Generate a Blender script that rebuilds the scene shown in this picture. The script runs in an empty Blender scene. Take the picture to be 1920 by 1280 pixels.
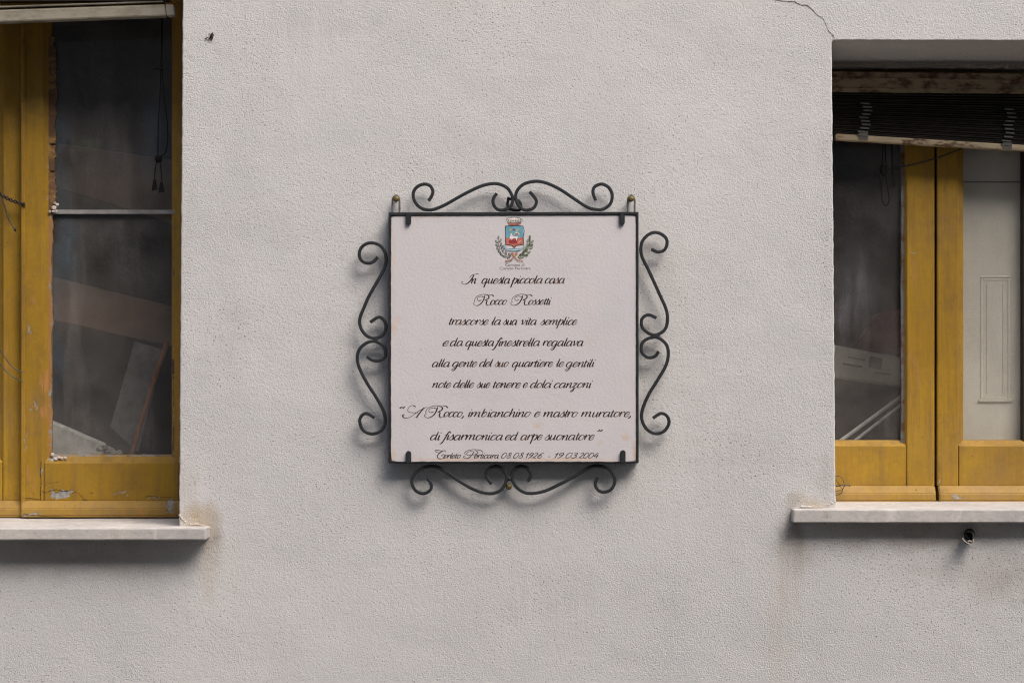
import bpy, bmesh, math, random
from mathutils import Vector, Matrix
rnd = random.Random(7)
S = bpy.context.scene
R = math.radians

# ------------------------------------------------------------------ camera, light, exposure
D = 4.5               # camera distance to the wall plane (y = 0)
ZC = 1.72             # camera height
cam = bpy.data.cameras.new('camera')
cam.lens = 36.0*D/1.92; cam.sensor_width = 36.0; cam.clip_start = 0.05; cam.clip_end = 400
cam_o = bpy.data.objects.new('camera', cam); S.collection.objects.link(cam_o)
cam_o.location = (0, -D, ZC); cam_o.rotation_euler = (R(90), 0, 0)
S.camera = cam_o

SUN_DIR = Vector((-.82, 1.0, -1.65)).normalized()      # the way the light travels
w = bpy.data.worlds.new('World'); S.world = w; w.use_nodes = True
wn = w.node_tree
bg = wn.nodes['Background']
sky = wn.nodes.new('ShaderNodeTexSky'); sky.sky_type = 'NISHITA'; sky.sun_disc = False
sky.sun_elevation = math.asin(-SUN_DIR.z)
sky.sun_rotation = math.atan2(-SUN_DIR.x, -SUN_DIR.y)
sky.dust_density = 4.0; sky.air_density = 1.0; sky.ozone_density = 0.6
wn.links.new(sky.outputs[0], bg.inputs[0]); bg.inputs[1].default_value = 0.15
sun = bpy.data.lights.new('sun', 'SUN'); sun.energy = 1.5; sun.angle = R(37); sun.color = (1.0, 0.985, 0.965)
sun_o = bpy.data.objects.new('sun', sun); S.collection.objects.link(sun_o)
sun_o.location = (3, -3, 7); sun_o.rotation_mode = 'QUATERNION'
sun_o.rotation_quaternion = SUN_DIR.to_track_quat('-Z', 'Y')
S.view_settings.view_transform = 'Standard'; S.view_settings.look = 'None'
S.view_settings.exposure = 0.92; S.view_settings.gamma = 1.0

S.cycles.use_denoising = True; S.cycles.denoising_prefilter = 'NONE'        # keeps the fine grain of the plaster
S.cycles.filter_width = 1.15; S.cycles.use_adaptive_sampling = False; S.cycles.sample_clamp_indirect = 1.5

# ------------------------------------------------------------------ helpers
def P(px, py, y=0.0):
    "a point of the photograph (1920x1280) taken to depth y"
    f = (D + y) / D / 1000.0
    return Vector(((px - 960) * f, y, ZC + (640 - py) * f))

ORG = {}
def link(o):
    S.collection.objects.link(o); return o
def tag(o, label=None, cat=None, group=None, kind=None):
    if label: o['label'] = label
    if cat: o['category'] = cat
    if group: o['group'] = group
    if kind: o['kind'] = kind
    return o
def thing(name, loc, label, cat, group=None):
    o = link(bpy.data.objects.new(name, None)); o.location = loc; o.empty_display_size = 0.05
    ORG[o] = Vector(loc); return tag(o, label, cat, group)
def obj(name, bm, mat, parent=None, loc=None, smooth=False, recalc=True):
    "bm holds world coordinates; becomes ONE mesh object"
    if recalc: bmesh.ops.recalc_face_normals(bm, faces=bm.faces)
    if parent is not None: org = ORG[parent]
    elif loc is not None: org = Vector(loc)
    else: org = Vector((0, 0, 0))
    bm.transform(Matrix.Translation(-org))
    me = bpy.data.meshes.new(name); bm.to_mesh(me); bm.free()
    for m in (mat if isinstance(mat, (list, tuple)) else [mat]): me.materials.append(m)
    if smooth:
        for p in me.polygons: p.use_smooth = True
    o = link(bpy.data.objects.new(name, me))
    if parent is not None: o.parent = parent
    else: o.location = org
    ORG[o] = org
    return o
def NB(): return bmesh.new()
def poly(bm, pts, mi=0):
    f = bm.faces.new([bm.verts.new(p) for p in pts]); f.material_index = mi; return f
def hexa(bm, c, bev=0.0, seg=2, mi=0):
    "8 corners: front 4 (ccw) then back 4"
    v = [bm.verts.new(p) for p in c]
    fs = [bm.faces.new([v[i] for i in q]) for q in ((0,1,2,3),(7,6,5,4),(0,4,5,1),(1,5,6,2),(2,6,7,3),(3,7,4,0))]
    for f in fs: f.material_index = mi
    if bev > 0:
        es = list({e for f in fs for e in f.edges})
        bmesh.ops.bevel(bm, geom=es, offset=bev, segments=seg, profile=0.5, affect='EDGES')
def box(bm, x0, x1, y0, y1, z0, z1, bev=0.0, seg=2, mi=0):
    hexa(bm, [(x0,y0,z0),(x1,y0,z0),(x1,y0,z1),(x0,y0,z1),(x0,y1,z0),(x1,y1,z0),(x1,y1,z1),(x0,y1,z1)], bev, seg, mi)
def pbox(bm, px0, px1, py0, py1, y0, y1, bev=0.0, seg=2, mi=0):
    a = P(px0, py1, y0); b = P(px1, py0, y0)
    box(bm, a.x, b.x, y0, y1, a.z, b.z, bev, seg, mi)
def pquad(bm, pts, y0, y1, bev=0.0, mi=0):
    "slab whose front face is the 4 photo points (ccw from bottom left)"
    fr = [P(x, y, y0) for x, y in pts]
    hexa(bm, fr + [Vector((p.x, y1, p.z)) for p in fr], bev, 2, mi)
def prism(bm, pts2, y0, y1, mi=0):
    a = [bm.verts.new((x, y0, z)) for x, z in pts2]; b = [bm.verts.new((x, y1, z)) for x, z in pts2]
    n = len(a)
    bm.faces.new(a).material_index = mi; bm.faces.new(b[::-1]).material_index = mi
    for i in range(n): bm.faces.new((a[i], b[i], b[(i+1) % n], a[(i+1) % n])).material_index = mi
def catmull(pts, n=8):
    pts = [Vector(p) for p in pts]
    if len(pts) < 3:
        return [pts[0].lerp(pts[-1], i / n) for i in range(n + 1)]
    out = []
    P0 = [pts[0] * 2 - pts[1]] + pts + [pts[-1] * 2 - pts[-2]]
    for i in range(1, len(P0) - 2):
        a, b, c, d = P0[i-1], P0[i], P0[i+1], P0[i+2]
        for k in range(n):
            t = k / n
            out.append(0.5 * ((2*b) + (c-a)*t + (2*a-5*b+4*c-d)*t*t + (3*b-a-3*c+d)*t*t*t))
    out.append(pts[-1].copy()); return out
def tube(bm, pts, r, sides=8, n=6, mi=0):
    "round tube along a 3-D spline; r a number or a function of 0..1"
    ps = catmull(pts, n); rings = []; up = Vector((0, 1, 0.013)).normalized()
    for i, p in enumerate(ps):
        t = (ps[min(i+1, len(ps)-1)] - ps[max(i-1, 0)]).normalized()
        u = (up - t * up.dot(t))
        if u.length < 1e-4: u = t.orthogonal()
        u.normalize(); v = t.cross(u); up = u
        rr = r(i / (len(ps)-1)) if callable(r) else r
        rings.append([bm.verts.new(p + (u*math.cos(a) + v*math.sin(a))*rr) for a in [2*math.pi*k/sides for k in range(sides)]])
    for a, b in zip(rings, rings[1:]):
        for k in range(sides): bm.faces.new((a[k], a[(k+1) % sides], b[(k+1) % sides], b[k])).material_index = mi
    bm.faces.new(rings[0]).material_index = mi; bm.faces.new(rings[-1][::-1]).material_index = mi
def flatbar(bm, pts, wd, y0, y1, ch=0.0012, n=8):
    "bar of chamfered rectangular section bent in the plane of the wall (pts at photo pixels)"
    ym = (y0 + y1) / 2
    ps = [Vector((q.x, q.z)) for q in (P(p[0], p[1], ym) for p in catmull([(x, y, 0) for x, y in pts], n))]
    rings = []
    for i, p in enumerate(ps):
        t = (ps[min(i+1, len(ps)-1)] - ps[max(i-1, 0)]).normalized(); nn = Vector((-t.y, t.x)); h = wd / 2
        sec = [(-h+ch, y0), (h-ch, y0), (h, y0+ch), (h, y1-ch), (h-ch, y1), (-h+ch, y1), (-h, y1-ch), (-h, y0+ch)]
        rings.append([bm.verts.new((p.x + nn.x*s, y, p.y + nn.y*s)) for s, y in sec])
    for a, b in zip(rings, rings[1:]):
        for k in range(8): bm.faces.new((a[k], a[(k+1) % 8], b[(k+1) % 8], b[k]))
    bm.faces.new(rings[0]); bm.faces.new(rings[-1][::-1])
def lump(bm, c, r, seed=0, sub=2, amp=0.3):
    rr = random.Random(seed)
    res = bmesh.ops.create_icosphere(bm, subdivisions=sub, radius=1.0)
    for v in res['verts']:
        k = 1 + (rr.random() - .5) * 2 * amp
        v.co = Vector(c) + Vector((v.co.x*r[0], v.co.y*r[1], v.co.z*r[2])) * k

# ------------------------------------------------------------------ materials
class M:
    def __init__(s, name):
        s.m = bpy.data.materials.new(name); s.m.use_nodes = True
        s.t = s.m.node_tree; s.b = s.t.nodes['Principled BSDF']
        s.co = s.t.nodes.new('ShaderNodeTexCoord').outputs['Object']
    def n(s, typ, **kw):
        o = s.t.nodes.new(typ)
        for k, v in kw.items(): setattr(o, k, v)
        return o
    def l(s, a, b): s.t.links.new(a, b)
    def noise(s, scale, detail=3.0, rough=0.55, vec=None, stretch=None, off=(0,0,0)):
        v = vec or s.co
        if stretch or off != (0,0,0):
            mp = s.n('ShaderNodeMapping'); mp.inputs['Scale'].default_value = stretch or (1,1,1)
            mp.inputs['Location'].default_value = off
            s.l(v, mp.inputs['Vector']); v = mp.outputs[0]
        o = s.n('ShaderNodeTexNoise'); o.inputs['Scale'].default_value = scale
        o.inputs['Detail'].default_value = detail; o.inputs['Roughness'].default_value = rough
        s.l(v, o.inputs['Vector']); return o.outputs['Fac']
    def rng(s, x, a, b, c=0.0, d=1.0):
        o = s.n('ShaderNodeMapRange'); o.clamp = True
        for i, v in zip((1,2,3,4), (a,b,c,d)): o.inputs[i].default_value = v
        s.l(x, o.inputs[0]); return o.outputs[0]
    def math(s, op, a, b=None):
        o = s.n('ShaderNodeMath', operation=op)
        for i, v in enumerate((a, b)):
            if v is None: continue
            if isinstance(v, (int, float)): o.inputs[i].default_value = v
            else: s.l(v, o.inputs[i])
        return o.outputs[0]
    def mix(s, fac, a, b):
        o = s.n('ShaderNodeMix', data_type='RGBA')
        for i, v in ((0, fac), (6, a), (7, b)):
            if isinstance(v, (int, float)): o.inputs[i].default_value = v
            elif isinstance(v, (tuple, list)): o.inputs[i].default_value = (*v, 1)[:4]
            else: s.l(v, o.inputs[i])
        return o.outputs[2]
    def blob(s, c, r, vec=None, soft=1.0):
        "1 at c, falling to 0 at the edge of the ellipsoid r"
        a = s.n('ShaderNodeVectorMath', operation='SUBTRACT'); s.l(vec or s.co, a.inputs[0]); a.inputs[1].default_value = c
        b = s.n('ShaderNodeVectorMath', operation='DIVIDE'); s.l(a.outputs[0], b.inputs[0]); b.inputs[1].default_value = r
        ln = s.n('ShaderNodeVectorMath', operation='LENGTH'); s.l(b.outputs[0], ln.inputs[0])
        return s.rng(ln.outputs['Value'], 1.0, 1.0 - soft, 0.0, 1.0)
    def wob(s, scale, amp):
        "object coordinates pushed about by noise"
        o = s.n('ShaderNodeTexNoise'); o.inputs['Scale'].default_value = scale; o.inputs['Detail'].default_value = 4
        s.l(s.co, o.inputs['Vector'])
        a = s.n('ShaderNodeVectorMath', operation='SUBTRACT'); s.l(o.outputs['Color'], a.inputs[0]); a.inputs[1].default_value = (.5,.5,.5)
        b = s.n('ShaderNodeVectorMath', operation='SCALE'); s.l(a.outputs[0], b.inputs[0]); b.inputs['Scale'].default_value = amp
        c = s.n('ShaderNodeVectorMath', operation='ADD'); s.l(s.co, c.inputs[0]); s.l(b.outputs[0], c.inputs[1])
        return c.outputs[0]
    def color(s, c):
        if isinstance(c, (tuple, list)): s.b.inputs['Base Color'].default_value = (*c, 1)
        else: s.l(c, s.b.inputs['Base Color'])
    def bump(s, h, dist, strength=1.0, prev=None):
        o = s.n('ShaderNodeBump'); o.inputs['Distance'].default_value = dist; o.inputs['Strength'].default_value = strength
        s.l(h, o.inputs['Height'])
        if prev is not None: s.l(prev, o.inputs['Normal'])
        s.l(o.outputs[0], s.b.inputs['Normal']); return o.outputs[0]
    def rough(s, r, spec=0.3, metal=0.0):
        if isinstance(r, (int, float)): s.b.inputs['Roughness'].default_value = r
        else: s.l(r, s.b.inputs['Roughness'])
        s.b.inputs['Specular IOR Level'].default_value = spec; s.b.inputs['Metallic'].default_value = metal

def stucco():
    m = M('stucco')
    big = m.rng(m.noise(2.2, 4), .3, .7); mid = m.rng(m.noise(14, 4), .3, .7)
    c = m.mix(big, (.605, .588, .570), (.55, .54, .528))
    c = m.mix(m.math('MULTIPLY', mid, .35), c, (.635, .603, .582))
    # rubbed, greyer patches
    gp = m.rng(m.noise(5, 5, .65), .55, .75)
    c = m.mix(m.math('MULTIPLY', gp, .42), c, (.455, .445, .432))
    wv = m.wob(22, .07)
    drip = m.rng(m.noise(55, 4, .65, stretch=(1, 1, .05)), .40, .62, .25, 1.0)
    def st(px, py, rx, rz, col, k, soft=1.0):
        nonlocal c
        p = P(px, py)
        f = m.math('MULTIPLY', m.blob(tuple(p), (rx, 1.0, rz), wv, soft), k)
        if rz > .07: f = m.math('MULTIPLY', f, drip)
        c = m.mix(f, c, col)
    ochre = (.40, .29, .16); dirt = (.26, .215, .165); grime = (.33, .30, .27)
    st(372, 972, .055, .040, ochre, .85); st(398, 1010, .030, .050, dirt, .75); st(390, 1060, .025, .080, ochre, .35)
    st(350, 930, .03, .10, ochre, .35)
    st(1492, 985, .022, .06, dirt, .8); st(1482, 1075, .03, .12, ochre, .42); st(1462, 1190, .035, .2, (.46,.38,.27), .3); st(1440, 1120, .02, .16, (.46,.38,.27), .25)
    st(1525, 942, .055, .022, ochre, .55); st(1475, 1010, .045, .08, dirt, .35)
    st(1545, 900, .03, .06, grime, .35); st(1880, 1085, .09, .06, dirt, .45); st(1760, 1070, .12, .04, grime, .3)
    st(1720, 1000, .26, .035, (.33,.27,.215), .7); st(150, 1045, .28, .05, (.33,.27,.215), .65); st(1500, 1030, .05, .05, dirt, .4)  # wide brown pair tints the wall to warm the shade under both sills
    st(352, 300, .018, .6, grime, .16); st(420, 680, .06, .25, grime, .14); st(1546, 450, .022, .4, grime, .18)
    st(940, 310, .13, .09, (.47,.45,.44), .4); st(1150, 260, .1, .1, (.47,.45,.44), .3); st(1380, 840, .12, .14, grime, .22)
    st(560, 60, .2, .12, (.44,.42,.41), .35); st(1250, 560, .06, .18, grime, .16); st(1000, 1130, .4, .10, (.48,.46,.45), .35)
    # old runs of rainwater, thin and broken
    run = m.rng(m.noise(30, 4, .65, stretch=(1, 1, .035)), .60, .70); runm = m.rng(m.noise(3, 2, off=(2, 2, 2)), .5, .7)
    c = m.mix(m.math('MULTIPLY', m.math('MULTIPLY', run, runm), .16), c, (.38, .35, .31))
    # scattered pits, coloured darker than the plaster
    pit = m.rng(m.noise(260, 1.5, .5), .625, .68)
    pit_area = m.rng(m.noise(7, 4, .65), .38, .66, .22, 1.0)
    for px, py, rx, rz in ((1885, 1080, .10, .07), (1700, 1090, .16, .07), (1740, 1130, .25, .12), (1560, 330, .02, .2), (1548, 480, .02, .1), (420, 640, .05, .12), (940, 20, .2, .1), (1385, 850, .1, .1)):
        pit_area = m.math('ADD', pit_area, m.math('MULTIPLY', m.blob(tuple(P(px, py)), (rx, 1, rz)), .9))
    pit_area = m.math('MINIMUM', pit_area, 1.0)
    pit = m.math('MULTIPLY', pit, pit_area)
    c = m.mix(m.math('MULTIPLY', pit, .8), c, (.15, .13, .115))
    c = m.mix(m.math('MULTIPLY', m.rng(m.noise(420, 2, .6), .36, .64), .17), c, (.36, .33, .31))
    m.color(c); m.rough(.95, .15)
    grain = m.noise(380, 2.5, .6)
    gamp = m.math('ADD', m.rng(m.noise(4.5, 3), .3, .7, .5, 1.2), m.math('MULTIPLY', m.blob(tuple(P(1650, 1230)), (.9, 1, .32)), .6))
    g = m.math('MULTIPLY', grain, gamp)
    g = m.math('SUBTRACT', g, m.math('MULTIPLY', pit, .5))
    swirl = m.noise(150, 3.0, .6)
    h = m.math('ADD', g, m.math('MULTIPLY', swirl, .8))
    b1 = m.bump(m.noise(6, 3), .008, .5)
    m.bump(h, .0017, .75, b1)
    return m.m
def plain(name, col, r=.7, spec=.3, metal=0.0, var=.25, scale=40, bump=.0004, bscale=180):
    m = M(name); n = m.rng(m.noise(scale, 4), .3, .7)
    m.color(m.mix(n, tuple(v*(1-var) for v in col), tuple(min(1, v*(1+var)) for v in col)))
    m.rough(r, spec, metal)
    if bump: m.bump(m.noise(bscale, 3), bump, .8)
    return m.m
def ochre_paint(name, chips=(), weather=0.0, dusty=0.0):
    m = M(name)
    gr = m.noise(60, 4, .6, stretch=(1, 1, .08)); gh = m.noise(60, 4, .6, stretch=(.08, 1, 1))
    blot = m.rng(m.noise(7, 4), .3, .7); fine = m.rng(m.noise(90, 3), .3, .7)
    c = m.mix(blot, (.31, .172, .013), (.40, .232, .020))
    c = m.mix(m.math('MULTIPLY', fine, .3), c, (.20, .115, .03))
    c = m.mix(m.math('MULTIPLY', m.rng(gr, .48, .70), .5), c, (.17, .10, .035))
    grime = m.rng(m.noise(11, 6, .72, off=(6, 3, 9)), .50, .74)
    c = m.mix(m.math('MULTIPLY', grime, .62), c, (.15, .09, .035))
    dust = m.rng(m.noise(3.2, 5, .65, off=(3, 1, 2)), .50, .72)
    c = m.mix(m.math('MULTIPLY', dust, .35 + dusty), c, (.31, .19, .075))
    if dusty: c = m.mix(m.rng(m.noise(20, 5, .7, stretch=(.4, 1, 1)), .3, .65, dusty*.6, dusty*1.6), c, (.29, .19, .09))
    edge = m.rng(m.noise(26, 5, .7, stretch=(1, 1, .35)), .60, .66)
    c = m.mix(m.math('MULTIPLY', edge, .35 + weather), c, (.40, .19, .065))
    wv = m.wob(60, .05)
    hole = None
    for (p, r, k) in chips:
        b = m.rng(m.blob(p, r, wv), .25, .35)
        c = m.mix(m.math('MULTIPLY', b, k), c, m.mix(m.rng(m.noise(150, 2), .4, .6), (.24, .23, .21), (.36, .34, .31)))
        hole = b if hole is None else m.math('MAXIMUM', hole, b)
    scuff = m.rng(m.noise(75, 4, .7, stretch=(1, 1, .5), off=(8, 8, 1)), .70, .74)
    c = m.mix(m.math('MULTIPLY', scuff, .25 + weather), c, (.11, .07, .04))
    spk = m.rng(m.noise(140, 2, .5, off=(1, 7, 2)), .70, .74)
    c = m.mix(m.math('MULTIPLY', spk, .6), c, (.09, .06, .03))
    m.color(c); m.rough(m.rng(grime, 0, 1, .55, .85), .25)
    h = m.math('ADD', gr, m.math('MULTIPLY', gh, .12))
    h = m.math('SUBTRACT', h, m.math('MULTIPLY', scuff, .4))
    if hole is not None: h = m.math('SUBTRACT', h, m.math('MULTIPLY', hole, 1.2))
    m.bump(h, .0022, .7)
    return m.m
def glass(name, dust=.10, tint=(.93, .935, .93), smears=(), dcol=(.42, .42, .41)):
    m = M(name); t = m.t; out = t.nodes['Material Output']; t.nodes.remove(m.b)
    tr = m.n('ShaderNodeBsdfTransparent'); tr.inputs[0].default_value = (*tint, 1)
    gl = m.n('ShaderNodeBsdfGlossy'); gl.inputs['Roughness'].default_value = .04
    lw = m.n('ShaderNodeLayerWeight')         # Schlick, the same from both faces of the pane
    fr = m.math('ADD', m.math('MULTIPLY', m.math('POWER', lw.outputs['Facing'], 5.0), .9), .04)
    mx = m.n('ShaderNodeMixShader'); m.l(fr, mx.inputs[0]); m.l(tr.outputs[0], mx.inputs[1]); m.l(gl.outputs[0], mx.inputs[2])
    film = m.rng(m.noise(6, 6, .7), .3, .75, dust*.3, dust*1.5)
    spk = m.rng(m.noise(260, 1.5, .4), .80, .82)
    streak = m.rng(m.noise(18, 4, .6, stretch=(1, 1, .12)), .52, .8, 0, dust*.9)
    fac = m.math('ADD', film, streak); col = dcol
    wv = m.wob(14, .06)
    for p, r, k, c_ in smears:
        b = m.math('MULTIPLY', m.blob(p, r, wv), m.rng(m.noise(40, 4, .7, stretch=(1, 1, .3)), .3, .7, .45, 1))
        fac = m.math('ADD', fac, m.math('MULTIPLY', b, k*2)); col = m.mix(m.rng(b, 0, .5), col, tuple(q*.8 for q in c_))
    fac = m.math('MAXIMUM', fac, m.math('MULTIPLY', spk, .5)); fac = m.math('MINIMUM', fac, .75)
    df = m.n('ShaderNodeBsdfDiffuse')
    if isinstance(col, tuple): df.inputs[0].default_value = (*col, 1)
    else: m.l(col, df.inputs[0])
    m2 = m.n('ShaderNodeMixShader'); m.l(fac, m2.inputs[0]); m.l(mx.outputs[0], m2.inputs[1]); m.l(df.outputs[0], m2.inputs[2])
    m.l(m2.outputs[0], out.inputs[0]); return m.m
def rusty(name, col, rust=(.16, .07, .03), lo=.5, hi=.6, sc=40, r=.75):
    m = M(name)
    c = m.mix(m.rng(m.noise(12, 3), .3, .7), tuple(v*.8 for v in col), col)
    c = m.mix(m.rng(m.noise(sc, 5, .7, stretch=(.5, 1, 1)), lo, hi), c, rust)
    m.color(c); m.rough(r, .2); m.bump(m.noise(120, 4), .0008, .8); return m.m
def stone_sill():
    m = M('sill_stone')
    v = m.rng(m.noise(9, 6, .7), .35, .65); f = m.rng(m.noise(60, 5, .7), .35, .65)
    c = m.mix(v, (.58, .53, .48), (.42, .395, .375)); c = m.mix(m.math('MULTIPLY', f, .55), c, (.36, .335, .31))
    vein = m.rng(m.math('ABSOLUTE', m.math('SUBTRACT', m.noise(6, 3, .6, off=(4, 4, 4)), .5)), .0, .02, 1, 0)
    c = m.mix(m.math('MULTIPLY', vein, .4), c, (.68, .63, .58))
    moss = m.rng(m.noise(30, 5, .7, off=(2, 9, 1)), .58, .72)
    c = m.mix(m.math('MULTIPLY', moss, .6), c, (.26, .22, .17))
    m.color(c); m.rough(.8, .25); m.bump(m.noise(140, 4), .0012, .7); return m.m
def tile_face():
    m = M('glazed_tile')
    c = m.mix(m.rng(m.noise(9, 4), .3, .7), (.595, .557, .555), (.55, .525, .525))
    c = m.mix(m.math('MULTIPLY', m.rng(m.noise(5, 3, off=(5, 5, 5)), .5, .75), .4), c, (.64, .55, .53))
    wv = m.wob(70, .016)
    pe = (.60, .36, .20)
    for px, py, rx, rz, k in ((737, 615, .010, .014, .55), (745, 600, .012, .010, .3), (1008, 797, .012, .009, .45), (1125, 830, .008, .008, .35),
                              (1173, 819, .012, .010, .55), (737, 855, .008, .02, .4), (1190, 850, .006, .03, .6), (850, 862, .12, .006, .5),
                              (1050, 862, .14, .006, .55), (737, 480, .006, .12, .25), (800, 405, .10, .005, .3), (900, 822, .012, .008, .2), (1105, 640, .02, .02, .12)):
        p = P(px, py, -.028) - TILE_C
        c = m.mix(m.math('MULTIPLY', m.blob((p.x, 0, p.z), (rx, 1, rz), wv), k), c, pe)
    sp = m.rng(m.noise(120, 2), .745, .76)
    c = m.mix(m.math('MULTIPLY', sp, .5), c, (.30, .26, .24))
    m.color(c); m.rough(.55, .35)
    m.bump(m.math('ADD', m.noise(190, 3), m.math('MULTIPLY', m.noise(40, 2), .6)), .0007, .6); return m.m
def ink(name, a, b, lo=.62, hi=.75, sc=26):
    m = M(name); m.color(m.mix(m.rng(m.noise(sc, 3), lo, hi), a, b)); m.rough(.5, .35); return m.m

TILE_C = P(963, 633.5, -.028)
iron = plain('black_iron', (.021, .023, .025), .55, .32, .0, .25, 60, .0009, 260)
iron_edge = iron
MAT_STUCCO = stucco(); SILL = stone_sill()
dark = plain('dark_wood_slat', (.022, .018, .014), .7, .2)
brass = plain('aged_brass', (.17, .13, .045), .55, .5, .85, .3, 200)
steel = rusty('worn_link', (.15, .145, .14), (.07, .05, .04), .5, .6, 120, .55)
cable_m = plain('black_cable', (.020, .020, .022), .5, .4)
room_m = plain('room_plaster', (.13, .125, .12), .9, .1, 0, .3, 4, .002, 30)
filler_m = plain('white_filler', (.55, .48, .42), .9, .1)
putty_m = rusty('old_putty', (.36, .33, .29), (.15, .08, .05), .45, .6, 50, .9)

# ------------------------------------------------------------------ setting: street
bm = NB(); poly(bm, [(-60, -60, 0), (60, -60, 0), (60, 60, 0), (-60, 60, 0)])
street = obj('street', bm, plain('street_paving', (.085, .08, .075), .9, .2, 0, .25, 3, .004, 25)); street['kind'] = 'structure'

opp = thing('house', (0, -8.0, 0), 'unseen house front across the street, added to block low sky, mirrored faintly in the window panes', 'house')
bm = NB(); box(bm, -14, 14, -8.4, -8.0, 0, 9.0)  # out-of-view house added to cut off low sky; height set for that
obj('wall', bm, plain('shaded_render', (.30, .27, .24), .9, .1, 0, .3, 2, .004, 30), opp)
bm = NB(); box(bm, -14.2, 14.2, -8.5, -7.65, 9.0, 9.2, .02); obj('eave', bm, plain('eave_tile', (.22, .12, .08), .9, .1), opp)
for x in (-5.2, -1.9, 1.6, 5.0):
  for z0, z1 in ((.9, 2.3), (3.6, 5.1), (6.6, 8.1)):
    bm = NB(); box(bm, x-.5, x+.5, -8.03, -7.97, z0, z1); obj('window_shutter', bm, plain('green_shutter', (.06, .07, .05), .7, .2), opp)

# ------------------------------------------------------------------ house: wall
house = thing('house', (0, 0, 0), 'pale rough plastered house front with two ochre windows and stone sills', 'house')
WT = 0.24
def opening(corners, r=.006, step=.011, amp=.0006, seed=1):
    rr = random.Random(seed); out = []
    n = len(corners); cs = [Vector((p.x, p.z)) for p in corners]
    for i in range(n):
        a, b, c = cs[i-1], cs[i], cs[(i+1) % n]
        d0 = (a-b).normalized(); d1 = (c-b).normalized()
        s, e = b + d0*r, b + d1*r
        for k in range(4):
            t = k/3; out.append((1-t)**2*s + 2*t*(1-t)*b + t*t*e)
        L = (c + (b-c).normalized()*r - e); m_ = int(L.length/step); nn = Vector((-L.y, L.x)).normalized()
        for k in range(1, m_): out.append(e + L*(k/m_) + nn*(rr.random()-.5)*2*amp)
    return out
o1 = opening([P(-520, 1000), P(335.5, 1000), P(343, -75), P(-520, -75)], seed=3)
o2 = opening([P(1567, 966), P(2420, 966), P(2420, 78), P(1559.5, 76)], seed=5)
cu = bpy.data.curves.new('wall', 'CURVE'); cu.dimensions = '2D'; cu.fill_mode = 'BOTH'
def spl(pts):
    s = cu.splines.new('POLY'); s.points.add(len(pts)-1); s.use_cyclic_u = True
    for q, p in zip(s.points, pts): q.co = (p[0], p[1], 0, 1)
spl([(-4.5, 0), (4.5, 0), (4.5, 5.6), (-4.5, 5.6)]); spl([tuple(p) for p in o1]); spl([tuple(p) for p in o2])
cu.extrude = WT/2 - .0025; cu.bevel_depth = .0025; cu.bevel_resolution = 2; cu.offset = -.0025
tmp = link(bpy.data.objects.new('wall_tmp', cu)); bpy.context.view_layer.update()
me = bpy.data.meshes.new_from_object(tmp.evaluated_get(bpy.context.evaluated_depsgraph_get()))
bpy.data.objects.remove(tmp)
bm = NB(); bm.from_mesh(me); bpy.data.meshes.remove(me)
for v in bm.verts:
    x, z, d = v.co.x, v.co.y, v.co.z          # curve plane -> wall plane, front at y = 0
    v.co = (x, WT/2 - d, z)
    if x > .5 and v.co.y > .01 and abs(z - P(0, 77).z) < .03: v.co.z -= (v.co.y) * .13    # lintel soffit falls inwards
bmesh.ops.remove_doubles(bm, verts=bm.verts, dist=1e-5)
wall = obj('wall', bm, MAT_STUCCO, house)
# hairline crack running up from the corner of the opening
cr = [(1370,-12),(1440,-3),(1464.8,2.1),(1478,3.6),(1488.7,3.6),(1495,6.8),(1503,10.4),(1509.6,9.9),(1515.8,12.5),(1524,19.8),(1528.8,25),(1534.6,30.2),(1540.8,32.8),(1545,38.5),(1549.2,47.9),(1552.8,57.3),(1558.5,63.5),(1564.8,72)]
def ribbon(bm, pts, y, wf, mi=0, n=5, px=True, seed=0):
    ps = catmull([(a, b, 0) for a, b in pts], n)
    ps = [P(p.x, p.y, y) if px else Vector((p.x, y, p.y)) for p in ps]
    prev = None; rr = random.Random(seed)
    for i, p in enumerate(ps):
        t = ps[min(i+1, len(ps)-1)] - ps[max(i-1, 0)]; t.normalize(); nn = Vector((-t.z, 0, t.x))
        h = wf(i/(len(ps)-1), t, rr)/2
        cur = (bm.verts.new(p + nn*h), bm.verts.new(p - nn*h))
        if prev: bm.faces.new((prev[0], prev[1], cur[1], cur[0])).material_index = mi
        prev = cur
bm = NB(); ribbon(bm, cr, -.0004, lambda u, t, r: (.0007 + .0014*r.random())*(1.2 if u < .55 else .75), seed=4)
obj('crack', bm, plain('crack_shade', (.13, .11, .10), 1, .05, bump=0), house, recalc=False)
# room behind
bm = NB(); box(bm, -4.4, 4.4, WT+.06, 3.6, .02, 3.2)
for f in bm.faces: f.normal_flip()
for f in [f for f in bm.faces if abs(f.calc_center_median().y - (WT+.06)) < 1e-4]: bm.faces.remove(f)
obj('room', bm, room_m, house, recalc=False)
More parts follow.
